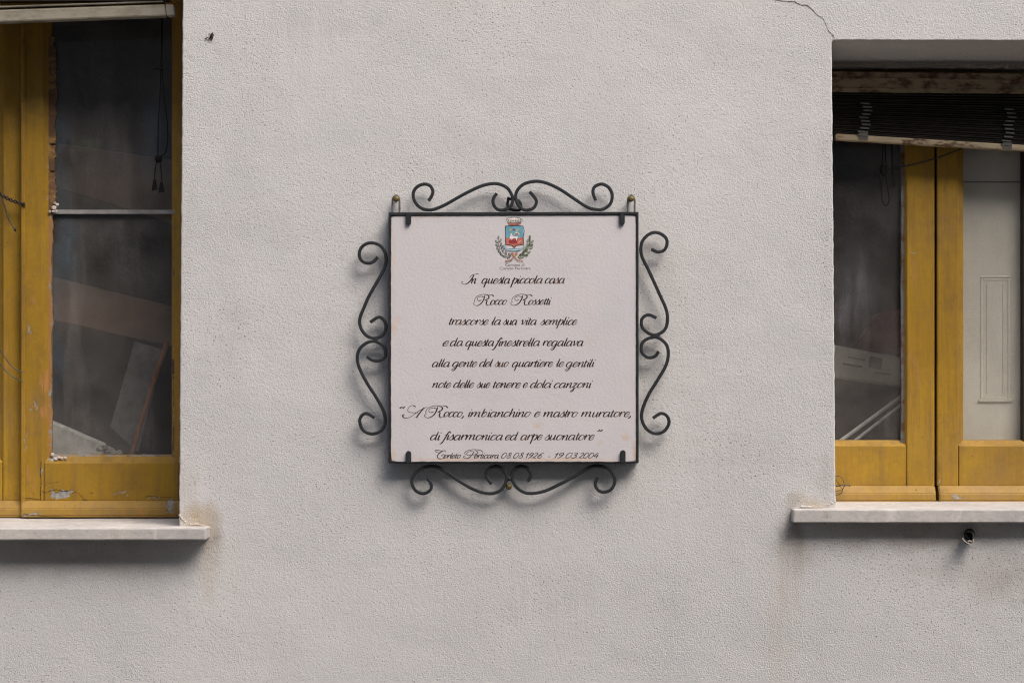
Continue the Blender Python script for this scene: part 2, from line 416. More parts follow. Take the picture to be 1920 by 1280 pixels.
# sills
bm = NB()
a = P(398, 990, -.045); b = P(0, 1012.5, -.045)
prism_pts = None
hexa(bm, [(-1.6,-.045,b.z),(a.x-.012,-.045,b.z),(a.x-.012,-.045,a.z),(-1.6,-.045,a.z),(-1.6,.30,b.z+.004),(a.x,.30,b.z+.004),(a.x,.30,a.z+.001),(-1.6,.30,a.z+.001)], .0025)
for v in bm.verts:
    if v.co.x > a.x - .03 and v.co.y > -.02: v.co.x = a.x
    v.co.z += .0006*math.sin(v.co.x*9)
bmesh.ops.subdivide_edges(bm, edges=[e for e in bm.edges if e.calc_length() > .5], cuts=24)
for v in bm.verts: v.co.z += (rnd.random()-.5)*.0006
obj('window_sill', bm, SILL, house)
bm = NB(); a = P(1487, 954.5, -.030); b = P(0, 980, -.030)
box(bm, a.x, 1.75, -.030, .30, b.z, a.z, .0028)
bmesh.ops.subdivide_edges(bm, edges=[e for e in bm.edges if e.calc_length() > .5], cuts=24)
for v in bm.verts: v.co.z += (rnd.random()-.5)*.0006
obj('window_sill', bm, SILL, house)
# mortar smeared in the angle above the sill ends
for (pts, sd) in (([(336,964),(344,975),(356,981),(372,984),(388,987),(397,991)], 3), ([(1489,953),(1505,951),(1520,950),(1540,948),(1556,945),(1567,938)], 9)):
    bm = NB(); r2 = random.Random(sd)
    tube(bm, [P(x, y, .0015) + Vector((0, (r2.random()-.5)*.002, (r2.random()-.5)*.004)) for x, y in pts], lambda u: .0014 + .0018*r2.random(), 8, 8)
    obj('mortar', bm, MAT_STUCCO, house, smooth=True)

# ------------------------------------------------------------------ windows
YS = .20
clear_m = bpy.data.materials.new('clear_glass'); clear_m.use_nodes = True
_t = clear_m.node_tree; _t.nodes.remove(_t.nodes['Principled BSDF']); _n = _t.nodes.new('ShaderNodeBsdfTransparent'); _n.inputs[0].default_value = (.93, .94, .935, 1)
_t.links.new(_n.outputs[0], _t.nodes['Material Output'].inputs[0])
def chip(px, py, rx, rz, k=1.0):
    p = P(px, py, YS); return ((p.x, p.y, p.z), (rx, .05, rz), k)
paintL = ochre_paint('ochre_paint_flaking', [chip(110, 927, .030, .015), chip(74, 885, .006, .014), chip(322, 950, .012, .018, .8), chip(57, 617, .004, .014), chip(99, 790, .005, .05, .7),
                                            chip(97, 690, .004, .06, .5), chip(98, 230, .006, .10, .7), chip(99, 120, .005, .06, .5), chip(98, 320, .007, .08, .8), chip(98, 855, .014, .008), chip(50, 960, .012, .006), chip(230, 925, .018, .004, .7), chip(290, 934, .02, .003, .8), chip(66, 760, .004, .02, .6), chip(48, 830, .003, .03, .6)], .5)
paintR = ochre_paint('ochre_paint', [chip(1790, 933, .02, .006, .8), chip(1708, 474, .005, .003), chip(1765, 905, .003, .008)], 0.0)
blue = (.30, .345, .38)
def sm(px, py, rx, rz, k, c): return (tuple(P(px, py, YS+.02)), (rx, 1, rz), k, c)
glassL = glass('dusty_glass', .24, dcol=(.33, .305, .28), smears=[sm(112, 280, .022, .24, .10, blue), sm(125, 470, .030, .10, .10, blue), sm(108, 620, .012, .25, .05, blue), sm(165, 268, .035, .018, .10, (.40, .40, .30)),
                                            sm(230, 350, .13, .07, .06, (.42, .36, .32)), sm(300, 250, .05, .12, .05, blue), sm(220, 590, .14, .05, .03, (.40, .33, .28)), sm(180, 845, .09, .02, .10, (.5, .47, .43))])
glassR = glass('clouded_glass', .20, dcol=(.31, .285, .27), smears=[sm(1600, 520, .07, .12, .05, (.42, .40, .42)), sm(1580, 600, .02, .06, .08, (.42, .40, .42))])
paintLd = ochre_paint('ochre_paint_dusty_flaking', [chip(322, 950, .012, .018, .8), chip(60, 966, .03, .004)], 0.25, .22)
paintRd = ochre_paint('ochre_paint_dusty', [chip(1790, 933, .02, .006, .8)], .05, .22)
def sash(px0, px1, py0, py1, sl, sr, rb, rt, y, mat, gmat, drip=28, label=None, reb=9):
    "timber sash: stiles run through, rails between; returns the sash mesh (its pane etc. are children)"
    bm = NB(); T = .042; bv = .0028
    pbox(bm, px0, px0+sl, py0, py1, y, y+T, bv); pbox(bm, px1-sr, px1, py0, py1, y, y+T, bv)
    pbox(bm, px0+sl+.4, px1-sr-.4, py1-rb, py1, y+.0006, y+T, bv); pbox(bm, px0+sl+.4, px1-sr-.4, py0, py0+rt, y+.0006, y+T, bv)
    # moulded rebate round the glass: chamfer falling back to the pane
    gx0, gx1, gy0, gy1 = px0+sl, px1-sr, py0+rt, py1-rb
    for (a, b, c, d) in (((gx0-1, gy1+1), (gx0-1, gy0-1), (gx0+reb, gy0+reb), (gx0+reb, gy1-reb)), ((gx1+1, gy0-1), (gx1+1, gy1+1), (gx1-reb, gy1-reb), (gx1-reb, gy0+reb)),
                         ((gx1+1, gy1+1), (gx0-1, gy1+1), (gx0+reb, gy1-reb), (gx1-reb, gy1-reb)), ((gx0-1, gy0-1), (gx1+1, gy0-1), (gx1-reb, gy0+reb), (gx0+reb, gy0+reb))):
        A, B = P(*a, y+.004), P(*b, y+.004); C_, D_ = P(*c, y+.013), P(*d, y+.013)
        q = [A, B, C_, D_]
        hexa(bm, q + [Vector((v.x, y+.03, v.z)) for v in q])
    o = obj('window_sash', bm, mat, house)
    if label: o['label'] = label
    bm = NB(); pbox(bm, gx0-2, gx1+2, gy0-2, gy1+2, y+.018, y+.021)
    bm.normal_update()
    for f in bm.faces: f.material_index = 0 if f.calc_center_median().y < y+.0181 else 1     # dirt lies on the outer face
    obj('pane', bm, [gmat, clear_m], o)
    if drip:
        bm = NB(); a = P(px0+2, py1+drip, y); b = P(px1, py1-2, y)
        yf = y-.016; z0, z1 = a.z, b.z
        n = 14
        prof = [(yf+.002, z0), (yf, z0+.004), (yf+.002, z0+.018), (y-.0035, z1), (y+.03, z1-.001), (y+.03, z0)]
        va = [bm.verts.new((a.x, p, q)) for p, q in prof]; vb = [bm.verts.new((b.x, p, q)) for p, q in prof]
        bm.faces.new(va); bm.faces.new(vb[::-1])
        for i in range(6): bm.faces.new((va[i], va[(i+1) % 6], vb[(i+1) % 6], vb[i]))
        bmesh.ops.bevel(bm, geom=list(bm.edges), offset=.0018, segments=2, affect='EDGES')
        obj('drip_moulding', bm, paintLd if mat is paintL else paintRd, o)
    return o
def strip(name, px0, px1, py0, py1, side, y, mat, parent, amp, seed, vertical=True, holes=.0):
    "ragged line of old putty along one edge of a pane"
    rr = random.Random(seed); bm = NB(); n = 90; prev = None; wv = 0
    for i in range(n+1):
        wv = wv*.75 + (rr.random()-.5)*amp; t = i/n
        gap = holes and rr.random() < holes
        if vertical:
            py = py0 + (py1-py0)*t; e = (px1 if side > 0 else px0) + wv*(1 if side > 0 else -1)
            f = px0 if side > 0 else px1
            A, B = P(f, py, y), P(e, py, y)
        else:
            px = px0 + (px1-px0)*t; e = (py0 if side > 0 else py1) + wv; f = py1 if side > 0 else py0
            A, B = P(px, f, y), P(px, e, y)
        cur = [bm.verts.new(A), bm.verts.new(B), bm.verts.new(B + Vector((0, .007, 0)))]
        if prev and not gap:
            bm.faces.new((prev[0], prev[1], cur[1], cur[0])); bm.faces.new((prev[1], prev[2], cur[2], cur[1]))
        prev = cur
    return obj(name, bm, mat, parent)
# left window: right leaf in view, the other leaf set further back
sL = sash(40, 370, -50, 940, 42, 34, 74, 50, YS, paintL, glassL, 29, 'flaking ochre sash with ragged putty, beside the plaster jamb', 14)
bm = NB(); pbox(bm, 98, 328, 393.5, 401.5, YS+.010, YS+.017, .001); obj('glazing_bar', bm, plain('grey_bar', (.30, .285, .27), .6, .4), sL)
strip('putty', 86, 103, 70, 396, 1, YS+.010, rusty('dark_putty', (.16, .09, .05), (.34, .20, .07), .45, .6, 40, .9), sL, 4.5, 3, True, .03)
strip('putty', 86, 97, 402, 862, 1, YS+.010, rusty('orange_putty', (.38, .20, .075), (.30, .28, .25), .52, .62, 40, .9), sL, 2.5, 5)
strip('putty', 325, 336, 402, 862, -1, YS+.010, rusty('brown_putty', (.16, .10, .07), (.34, .22, .10), .48, .6, 50, .9), sL, 3.5, 8, True, .02)
strip('putty', 92, 330, 853, 866, 1, YS+.011, putty_m, sL, 2.5, 11, False)
# crumbs of filler at the bar joint
for grp in (((93, 397, 3.2), (101, 390, 5), (104, 396, 4), (107, 384, 3.5), (103, 381, 3), (100, 396, 3)), ((98, 852, 4), (110, 857, 3), (122, 858, 3.5), (105, 860, 4), (116, 859, 4))):
    bm = NB()
    for i, (x, y, r) in enumerate(grp): lump(bm, P(x, y, YS+.006), (r/1000, .003, r/1000), i, 1, .3)
    obj('filler', bm, filler_m, sL, smooth=False)
s2 = sash(-300, 48, -50, 940, 44, 43, 76, 60, YS+.016, paintL, glassL, 29, None)
for pts, wd in (([(77, 865), (76, 888), (77, 904), (75.6, 920), (76, 937)], 1.1), ([(78, 920), (87, 923), (96, 919), (107, 917.5), (118, 920), (127, 921)], .9), ([(138, 922), (146, 923.5), (155, 932)], .7),
                ([(155, 935), (166, 938.6), (178, 938)], .8), ([(269, 931), (286, 929.6), (306, 932), (331, 931)], .6), ([(42, 934), (58, 933.8), (75, 936)], .8), ([(84, 904), (96, 905), (112, 902.5)], .5),
                ([(167, 923), (175, 924)], .7), ([(62, 922), (63, 928)], .6), ([(44, 962), (60, 965), (80, 967), (120, 968)], .6)):
    bm = NB(); ribbon(bm, pts, YS-.0004 if pts[0][1] < 950 else YS-.0165, lambda u, t, r: wd/1000*(.5+r.random()), seed=int(pts[0][0]))
    obj('paint_crack', bm, dark, sL, recalc=False)
# raised bead where the leaves meet
bm = NB(); pbox(bm, 39, 47, -50, 958, YS-.004, YS+.02, .002); obj('meeting_bead', bm, paintL, sL)
# right window
sR = sash(1500, 1752.5, 180, 912, 40, 53, 78, 50, YS, paintR, glassR, 29, 'ochre sash with dark dirty pane, next to the wall')
strip('putty', 1690, 1701, 235, 836, -1, YS+.008, rusty('grey_putty', (.16, .16, .16), (.10, .06, .04), .5, .62, 50, .8), sR, 1.5, 21)
strip('putty', 1560, 1694, 828, 838, 1, YS+.010, rusty('dusty_putty', (.42, .30, .19), (.28, .20, .13), .5, .62, 50, .9), sR, 1.2, 22, False)
sR2 = sash(1757, 2130, 180, 912, 40, 120, 78, 50, YS+.001, paintR, glass('milky_glass', .22, dcol=(.46, .43, .37)), 29, 'ochre sash with a pale shutter behind its pane')
bm = NB()          # inside shutter: board with framed panel
pbox(bm, 1780, 2020, 230, 850, YS+.034, YS+.054, .002)
for x0, x1, y0, y1 in ((1838, 1843, 522, 748), (1889, 1894, 522, 748), (1843, 1889, 522, 526), (1843, 1889, 744, 748), (1849, 1852, 532, 738), (1880, 1883, 532, 738)):
    pbox(bm, x0, x1, y0, y1, YS+.0328, YS+.035, .0015)
pbox(bm, 1835, 1898, 748, 753, YS+.030, YS+.035, .001); pbox(bm, 1838, 1894, 517, 521, YS+.0325, YS+.035, .001)
obj('inside_shutter', bm, plain('cream_shutter', (.66, .61, .53), .7, .3, 0, .1, 8), sR2)
bm = NB(); pbox(bm, 1780, 2020, 340.5, 342.5, YS+.0325, YS+.0355); obj('shutter_seam', bm, plain('seam', (.12, .11, .10)), sR2)
bm = NB(); pbox(bm, 1916, 1928, 235, 834, YS+.012, YS+.03, .002); obj('glazing_bar', bm, dark, sR2)
# outer timber frame let into the masonry behind the sashes
for (x0, x1, y0, y1) in ((-560, 400, -60, 985), (1470, 2440, 60, 958)):
    bm = NB(); yb = YS+.045
    pbox(bm, x0, x0+70, y0, y1, yb, yb+.05); pbox(bm, x1-70, x1, y0, y1, yb, yb+.05)
    pbox(bm, x0+70, x1-70, y0, y0+85, yb, yb+.05); pbox(bm, x0+70, x1-70, y1-24, y1, yb, yb+.05)
    obj('window_frame', bm, paintL if x0 < 0 else paintR, house)

# ------------------------------------------------------------------ blinds
cream = rusty('chipped_cream_enamel', (.46, .37, .24), (.13, .075, .045), .50, .58, 45)
cream2 = rusty('rusted_cream_enamel', (.30, .235, .145), (.10, .05, .028), .46, .6, 55)
bl = thing('slatted_blind', P(1760, 130, .15), 'dark slatted blind drawn up crookedly at the window with the pale shutter', 'blind')
bm = NB()
pquad(bm, [(1530, 172), (1990, 176), (1990, 150), (1530, 144)], .146, .172, .002)
pquad(bm, [(1530, 144.5), (1990, 150.5), (1990, 139), (1530, 134)], .150, .172, .0015)
pquad(bm, [(1530, 173), (1990, 177), (1990, 168), (1530, 164)], .143, .150, .0012)
obj('head_rail', bm, cream2, bl)
bm = NB()
for i in range(22):
    t = i/21; yl = 176 + 74*t**.92; yr = 180 + 97*t**.92
    pquad(bm, [(1563, yl+2.4), (1990, yr+2.8+ (.6 if i % 3 else 0)), (1990, yr), (1563, yl)], .142 + .002*(i % 2), .168, .0006)
obj('slats', bm, dark, bl)
bm = NB(); pquad(bm, [(1567, 262.5), (1990, 287), (1990, 276), (1567, 250.5)], .140, .166, .003); obj('bottom_rail', bm, cream, bl)
tape_m = plain('ladder_tape', (.13, .125, .115), .9, .1)
for x0, off in ((1624, 0), (1894, 22)):
    bm = NB()
    pts = []
    for i in range(11):
        t = i/10; yy = 192 + off*.5 + t*(66 + off*.35); xx = x0 - 9*abs(t-.25) + 3*math.sin(i*1.3) + (2 if i in (2, 3) else 0)
        pquad(bm, [(xx-8, yy+3.2), (xx+9, yy+4.2), (xx+9, yy+1.2), (xx-8, yy)], .1375, .1395, .0004)
    pquad(bm, [(x0-14, 257+off), (x0+3, 258+off), (x0+4, 246+off), (x0-13, 245+off)], .1385, .1395)
    obj('ladder_tape', bm, tape_m, bl)
cord_m = plain('dark_cord', (.012, .011, .010), .9, .1)
bm = NB(); yk = .172
tube(bm, [P(1660, 240, yk), P(1661, 300, yk), P(1664, 350, yk), P(1667, 375, yk), P(1661, 386, yk), P(1654, 374, yk), P(1652, 335, yk), P(1655, 290, yk), P(1657, 240, yk)], .0010, 6)
tube(bm, [P(1672, 240, yk), P(1673, 310, yk), P(1676, 352, yk)], .0014, 6); lump(bm, P(1658, 318, yk), (.008, .006, .014), 8, 2, .3)
obj('pull_cord', bm, cord_m, bl)
bl2 = thing('slatted_blind', P(100, 0, .07), 'slatted blind drawn up above the flaking window, with knotted pull cord', 'blind')
bm = NB()
for i in range(9):
    yy = -62 + i*7.6; pquad(bm, [(-480, yy+5.5), (318, yy+2.5), (318, yy), (-480, yy+2.8)], .057 + .002*(i % 2), .085, .0006)
obj('slats', bm, plain('brown_slat', (.075, .055, .042), .65, .25), bl2)
bm = NB(); pquad(bm, [(-480, 60), (311, 30.5), (309, 8), (-480, 35)], .055, .085, .0035)
pquad(bm, [(312, 30), (327, 29), (325, 9), (310, 8)], .056, .085, .002)
pquad(bm, [(-480, 31), (306, 4.5), (306, 1.5), (-480, 27)], .058, .084, .001)
obj('bottom_rail', bm, rusty('grimy_cream_enamel', (.40, .36, .28), (.20, .165, .12), .5, .68, 16), bl2)
cord_m = plain('dark_cord', (.012, .011, .010), .9, .1)
yc = .10; bm = NB()
tube(bm, [P(303.5, -20, yc), P(303, 60, yc), P(302, 128, yc), P(300, 180, yc), P(297, 240, yc), P(296, 290, yc), P(297, 300, yc)], .00105)
tube(bm, [P(304, -20, yc+.004), P(304, 60, yc+.003), P(304, 128, yc+.002), P(308, 180, yc+.002), P(314, 235, yc+.002), P(314.5, 262, yc), P(310, 286, yc), P(299, 294, yc-.002)], .00105)
tube(bm, [P(286, 131, yc), P(292, 129, yc), P(300, 130, yc-.003), P(306, 129, yc-.002)], .0017)
lump(bm, P(297, 298, yc-.001), (.007, .005, .008), 4, 2, .2)
tube(bm, [P(294, 302, yc), P(291, 318, yc), P(290, 338, yc)], .0011); tube(bm, [P(300, 302, yc), P(302, 320, yc), P(303, 340, yc)], .0011)
co = obj('pull_cord', bm, cord_m, bl2)
for x, y in ((290, 337), (303, 341)):
    bm = NB(); tube(bm, [P(x, y, yc), P(x, y+8, yc), P(x, y+17, yc), P(x+.3, y+19, yc)], lambda u: .0025 + .0042*u, 10); obj('tassel', bm, cord_m, co)

# ------------------------------------------------------------------ things seen through the panes
def slab(name, pts, y, th, mat, label, cat, group=None, bev=.002):
    bm = NB(); pquad(bm, pts, y, y+th, bev); c = P(sum(p[0] for p in pts)/4, max(p[1] for p in pts), y)
    return tag(obj(name, bm, mat, None, c), label, cat, group)
wood_in = plain('brown_beam', (.30, .20, .145), .8, .2, 0, .25, 12)
slab('wooden_plank', [(100, 600), (345, 655), (345, 580), (100, 520)], 0.47, .05, wood_in, 'brown plank slanting across the lower pane of the flaking window', 'plank')
slab('wooden_plank', [(100, 350), (360, 430), (360, 305), (100, 268)], 0.63, .04, wood_in, 'broad brown plank slanting behind the upper pane of the flaking window', 'plank')
slab('grey_board', [(206, 800), (260, 850), (303, 655), (252, 640)], 0.45, .02, plain('grey_board', (.30, .29, .275), .8, .2), 'grey board leaning indoors beside an orange stick', 'board')
bm = NB(); tube(bm, [P(314, 640, 0.4), P(280, 740, 0.39), P(243, 865, 0.38)], .0052, 8)
tag(obj('wooden_stick', bm, plain('orange_wood', (.46, .19, .09), .7, .2), None, P(243, 865, 0.38)), 'thin orange brown stick leaning behind the lower pane of the flaking window', 'stick')
slab('white_slab', [(80, 905), (178, 905), (196, 832), (80, 782)], 0.35, .03, plain('white_slab', (.78, .75, .70), .7, .3), 'whitish slab lying indoors at the lower corner of the flaking window', 'slab', bev=.004)
bm = NB()
for i, (x, y) in enumerate(((188, 842), (197, 838), (206, 843), (214, 847), (222, 848))): lump(bm, P(x, y, 0.325), (.007, .005, .005), 30+i, 2, .45)
tag(obj('crumpled_paper', bm, plain('paper', (.5, .48, .45), .8, .2), None, P(205, 850, 0.325)), 'crumpled pale paper behind the bottom rail of the flaking window', 'paper')
# right window
bx = thing('carton', P(1625, 715, 0.41), 'pale tilted carton printed with boxes, seen through the dark pane', 'carton')
bm = NB(); pquad(bm, [(1530, 705), (1702, 728), (1702, 672), (1530, 640)], 0.41, 0.53, .006); bo = obj('carton_body', bm, plain('carton_card', (.62, .60, .54), .8, .2, 0, .2, 30), bx)
bm = NB()
for q in (((1628, 688), (1652, 693), (1655, 672), (1631, 667)), ((1580, 683), (1616, 689), (1617, 686), (1581, 680)), ((1590, 670), (1622, 676), (1622, 674), (1590, 668)), ((1640, 699), (1672, 703), (1672, 701), (1640, 697))):
    pquad(bm, q, 0.4085, 0.4105)
obj('carton_print', bm, plain('grey_print', (.22, .21, .19), .8, .2), bx)
slab('red_cloth', [(1600, 660), (1700, 668), (1690, 575), (1640, 590)], 0.61, .05, plain('dull_red_cloth', (.42, .075, .08), .95, .05, 0, .4, 25), 'dull red cloth heaped behind the tilted carton', 'cloth', bev=.012)
pipe_m = plain('pale_pipe', (.82, .81, .78), .45, .4)
for k, (a, b, lab) in enumerate((((1560, 838), (1712, 727), 'upper of two pale pipes slanting behind the dark pane'), ((1577, 846), (1712, 742), 'lower of two pale pipes slanting behind the dark pane'))):
    bm = NB(); tube(bm, [P(*a, 0.31), P((a[0]+b[0])/2, (a[1]+b[1])/2, 0.325), P(*b, 0.34)], .0040 - .0004*k, 10)
    tag(obj('pale_pipe', bm, pipe_m, None, P(*a, 0.31)), lab, 'pipe', 'pipes behind the dark pane')

# ------------------------------------------------------------------ wires
bm = NB(); yw = .194
pa, pb = [], []
base = catmull([(-60, 335, 0), (-12, 352, 0), (2, 366, 0), (12, 371, 0), (22, 376, 0), (34, 380, 0), (47, 384, 0)], 6)
for i, p in enumerate(base):
    an = i*.75; pa.append(P(p.x, p.y + 2.6*math.sin(an), yw + .0022*math.cos(an))); pb.append(P(p.x, p.y - 2.6*math.sin(an), yw - .0022*math.cos(an)))
tube(bm, pa, .0014, 6, 2); tube(bm, pb, .0014, 6, 2)
tube(bm, [P(3, 372, yw), P(8, 385, yw), P(13, 402, yw), P(20, 417, yw), P(28, 430, yw)], .0012, 6); lump(bm, P(28.5, 431, yw), (.0026, .0022, .0028), 2)
tag(obj('twisted_cable', bm, cable_m, None, P(0, 366, yw)), 'twisted black cable with a loose end, crossing the ochre stile of the flaking window', 'cable')
for k, (pts, lab) in enumerate((([(-50, 560), (-20, 625), (0, 655), (10, 671), (20, 684), (30, 692), (43, 698)], 'upper black wire bowing across the ochre stile'), ([(-50, 610), (-20, 655), (0, 681), (10, 694), (20, 703), (30, 709), (43, 715)], 'lower black wire bowing across the ochre stile'))):
    bm = NB(); tube(bm, [P(x, y, .188) for x, y in pts], .00105, 6); tag(obj('black_wire', bm, cable_m, None, P(0, pts[2][1], .188)), lab, 'wire', 'wires bowing across the ochre stile')
bm = NB(); tube(bm, [P(x, y, .19) for x, y in ((1640, 322), (1700, 311), (1730, 304), (1760, 295), (1790, 284), (1830, 266))], .0016, 6)
tag(obj('black_wire', bm, cable_m, None, P(1700, 311, .19)), 'dark wire slanting across the tops of two ochre stiles below the crooked blind', 'wire')
bm = NB(); yk = .178; s_ = 12.8
tube(bm, [P(1550+x/s_, 860+y/s_, yk) for x, y in ((150, 430), (220, 415), (300, 415), (370, 460), (410, 550), (420, 640), (395, 710), (320, 750), (240, 765), (150, 755))], .0007, 6)
tube(bm, [P(1550+x/s_, 860+y/s_, yk-.002) for x, y in ((150, 430), (220, 495), (280, 580), (340, 670), (380, 740), (355, 810), (290, 855), (220, 865), (150, 850))], .0007, 6)
tube(bm, [P(1550+x/s_, 860+y/s_, yk+.003) for x, y in ((220, 655), (300, 650), (340, 625), (420, 640), (520, 630), (560, 655))], .0012, 6)
tag(obj('curled_wire', bm, cable_m, None, P(1575, 928, yk)), 'thin dark curl of wire at the foot of the sash with the dark pane', 'wire')

# ------------------------------------------------------------------ bits on the wall
st = thing('pipe_stub', P(1813, 1005, 0), 'broken pipe stub with chipped pale rim sticking out under the sill', 'pipe')
bm = NB(); ax0, ax1 = P(1818, 998, .01), P(1815, 1010, -.030)
sides = 18; prev = None; rr = random.Random(3)
t = (ax1-ax0).normalized(); u = t.cross(Vector((0, 0, 1))).normalized(); v = u.cross(t)
rings = []
for (cpos, rad) in ((ax0, .0105), (ax1, .0105), (ax1 - t*.001, .0085), (ax0 + t*.012, .0085)):
    rings.append([bm.verts.new(cpos + (u*math.cos(2*math.pi*k/sides) + v*math.sin(2*math.pi*k/sides))*rad) for k in range(sides)])
for a, b in zip(rings, rings[1:]):
    for k in range(sides): bm.faces.new((a[k], a[(k+1) % sides], b[(k+1) % sides], b[k]))
bm.faces.new(rings[-1]); 
for k in range(sides):
    if math.sin(2*math.pi*k/sides) > .2:
        for q in (1, 2): rings[q][k].co -= t*(.012 + .010*rr.random())
obj('stub', bm, plain('sooty_pipe', (.03, .03, .03), .8, .2), st)
bm = NB()
tube(bm, [P(x, y, -.034) for x, y in ((1804.5, 1008.5), (1808, 1013.5), (1815.5, 1018.6), (1823.6, 1018.6), (1825, 1010))], .0011, 6, 3)
tube(bm, [P(x, y, -.033) for x, y in ((1815, 1015), (1818, 1013), (1821, 1015), (1823, 1013))], .0012, 6, 3)
obj('chipped_rim', bm, plain('chipped_enamel', (.46, .41, .33), .6, .3), st)
bm = NB(); f_ = 28.45
C0 = lambda x, y, d: P(370+x/f_, 45+y/f_, d)
lump(bm, C0(790, 640, -.003), (.0030, .003, .0050), 3, 2, .25)
for pts in ((( 830, 470), (800, 560), (720, 560), (640, 545), (600, 590)), ((770, 700), (690, 760), (580, 810)), ((800, 690), (790, 800), (730, 890)), ((540, 720), (470, 780), (380, 830)), ((700, 640), (690, 730), (590, 800))):
    tube(bm, [C0(x, y, -.0025) for x, y in pts], lambda q: .0014*(1-q*.6), 6, 4)
tag(obj('dry_scrap', bm, plain('brown_scrap', (.045, .030, .018), .9, .1), None, C0(790, 800, 0)), 'tiny dark brown curled scrap stuck on the plaster near the flaking window', 'scrap')

# ------------------------------------------------------------------ iron frame
fr = thing('iron_frame', P(963, 868, -.015), 'black wrought iron frame with scrolls on all four sides, holding the white tile', 'frame')
YF, YB = -.030, -.003
bm = NB()
ou = [(728.3, 868), (1197.6, 868), (1197.3, 397.3), (728.5, 398.3)]; inn = [(732.8, 865.2), (1193, 865.4), (1192.8, 403), (732.6, 404.2)]
vs = {}
def V(i, px, py, y, yy): 
    q = P(px, py, YF); return bm.verts.new((q.x, yy, q.z))
ring = []
for (pts, y) in ((ou, YB), (ou, YF), (inn, YF), (inn, YB)):
    ring.append([V(0, x, yy, YF, y) for x, yy in pts])
for a, b in zip(ring, ring[1:] + ring[:1]):
    for k in range(4): bm.faces.new((a[k], a[(k+1) % 4], b[(k+1) % 4], b[k]))
bmesh.ops.bevel(bm, geom=list(bm.edges), offset=.0008, segments=2, affect='EDGES')
obj('frame_bar', bm, iron, fr)
YO0, YO1 = -.0225, -.0155
SC = [
 [(803.5,377),(809.7,367),(811.5,358.4),(806.9,349),(796.5,345.3),(784.4,349),(776.5,357.5),(775,368.7),(779.7,381),(790,390.3),(803,393.7),(816,392),(837,382.8),(865,366.9),(893,352.8),(911.8,346.2),(930.6,344.4),(947.5,350),(956.8,360),(961.5,374),(957,387),(943.7,394),(930.6,391),(924.5,380),(926,370.6),(931.5,362.7)],
 [(1117,376),(1112,362),(1114.4,351),(1127.5,345.3),(1140.6,351),(1147.8,365),(1144.4,382),(1131,392),(1116,392.8),(1099.4,387.5),(1075,371.6),(1052.5,356.6),(1030,345.3),(1011,340.3),(996,341),(981,346),(971,355.6),(967,366),(968.6,378),(976.6,390.3),(987.8,394),(1001,389.4),(1005.5,376),(993.4,359.4)],
 [(708.4,482),(700,490.6),(689.7,493.4),(678.4,488.7),(673.7,477.5),(677.5,464.4),(688.7,456.5),(701.9,456),(714,461.5),(722,473.7),(724,488.7),(720.5,503.7),(709.4,524.4),(692,555),(682.7,576),(674.5,599),(677.7,617),(689,630),(704,633.5),(718.8,627),(724,612),(718.8,599),(709,594.8),(694,604)],
 [(687.6,668),(699,675),(713.8,675),(722.7,666),(720.4,650),(705.6,640.5),(689,642),(674.5,654),(670,671),(674.5,691),(689,719),(707,747),(719.4,771),(722,793),(713.8,807.5),(697,813),(681,806),(674.5,789),(679.4,778),(689,775),(702.4,783)],
 [(1221,467),(1232.5,472),(1243.8,470),(1250,460.6),(1249.4,447.5),(1238,438),(1225,436),(1212,442.8),(1203.4,455),(1201.6,470),(1205.3,485),(1217.5,509.4),(1238,554.5),(1248.8,579.4),(1251.4,599),(1247,617),(1232.4,627),(1219,626),(1204.5,614),(1203.5,598.4),(1215,590),(1230.8,595.8)],
 [(1235,658.8),(1227.5,668),(1214,669.6),(1203.5,659.8),(1203.5,645),(1214,635),(1232.4,632.5),(1248.8,645),(1253,663),(1248.8,684.4),(1234,710.6),(1216,740),(1205,766.5),(1203.5,786),(1212.7,804),(1229,812.4),(1245.5,807.5),(1254.4,792.7),(1250.5,779.6),(1239,774.7),(1224,783.5)],
 [(800.8,896),(808,906),(807.4,917.4),(794.2,924.6),(779.5,919),(772,902.6),(779.5,886),(797.5,875.4),(818.9,874.8),(837,884.6),(863,902.6),(889.4,917.4),(915.7,924.6),(935.4,920.7),(946.9,907.6),(949.5,891),(941.3,878),(928.8,873.6),(915,880),(911.7,893),(922,907)],
 [(1120.8,894.4),(1116,907.6),(1122.5,919),(1134,921.7),(1147,915.8),(1153,899.4),(1145.4,883),(1127.4,873.6),(1107.7,874.8),(1084.7,887.9),(1051.9,906),(1019,920.7),(989.5,924),(969.8,914),(960.5,897.7),(962.6,883),(973,874),(987.9,876.5),(995.5,889.5),(989.5,902.6)],
]
for pts in SC:
    bm = NB(); flatbar(bm, pts, .0060, YO0, YO1, .0012); obj('scroll', bm, iron, fr, smooth=False)
for x, y0, y1 in ((766, 399, 422), (1166.5, 398, 422), (766, 845, 868), (1168, 843.5, 868)):
    bm = NB(); up = y0 > 700; h = 5.0
    c = [(x-h, y1 if up else y0), (x+h, y1 if up else y0)]
    arc = []
    for k in range(9):
        an = math.pi*k/8; arc.append((x + h*math.cos(an), (y0+h - h*math.sin(an)) if up else (y1-h + h*math.sin(an))))
    pts = [P(*c[0], -.032)] + [P(*c[1], -.032)] + [P(*q, -.032) for q in arc]
    prism(bm, [(q.x, q.z) for q in pts], -.0335, -.0292)
    bmesh.ops.bevel(bm, geom=[e for e in bm.edges if abs(e.verts[0].co.y-e.verts[1].co.y) < 1e-5 and e.verts[0].co.y < -.033], offset=.001, segments=2, affect='EDGES')
    obj('clip', bm, iron, fr)
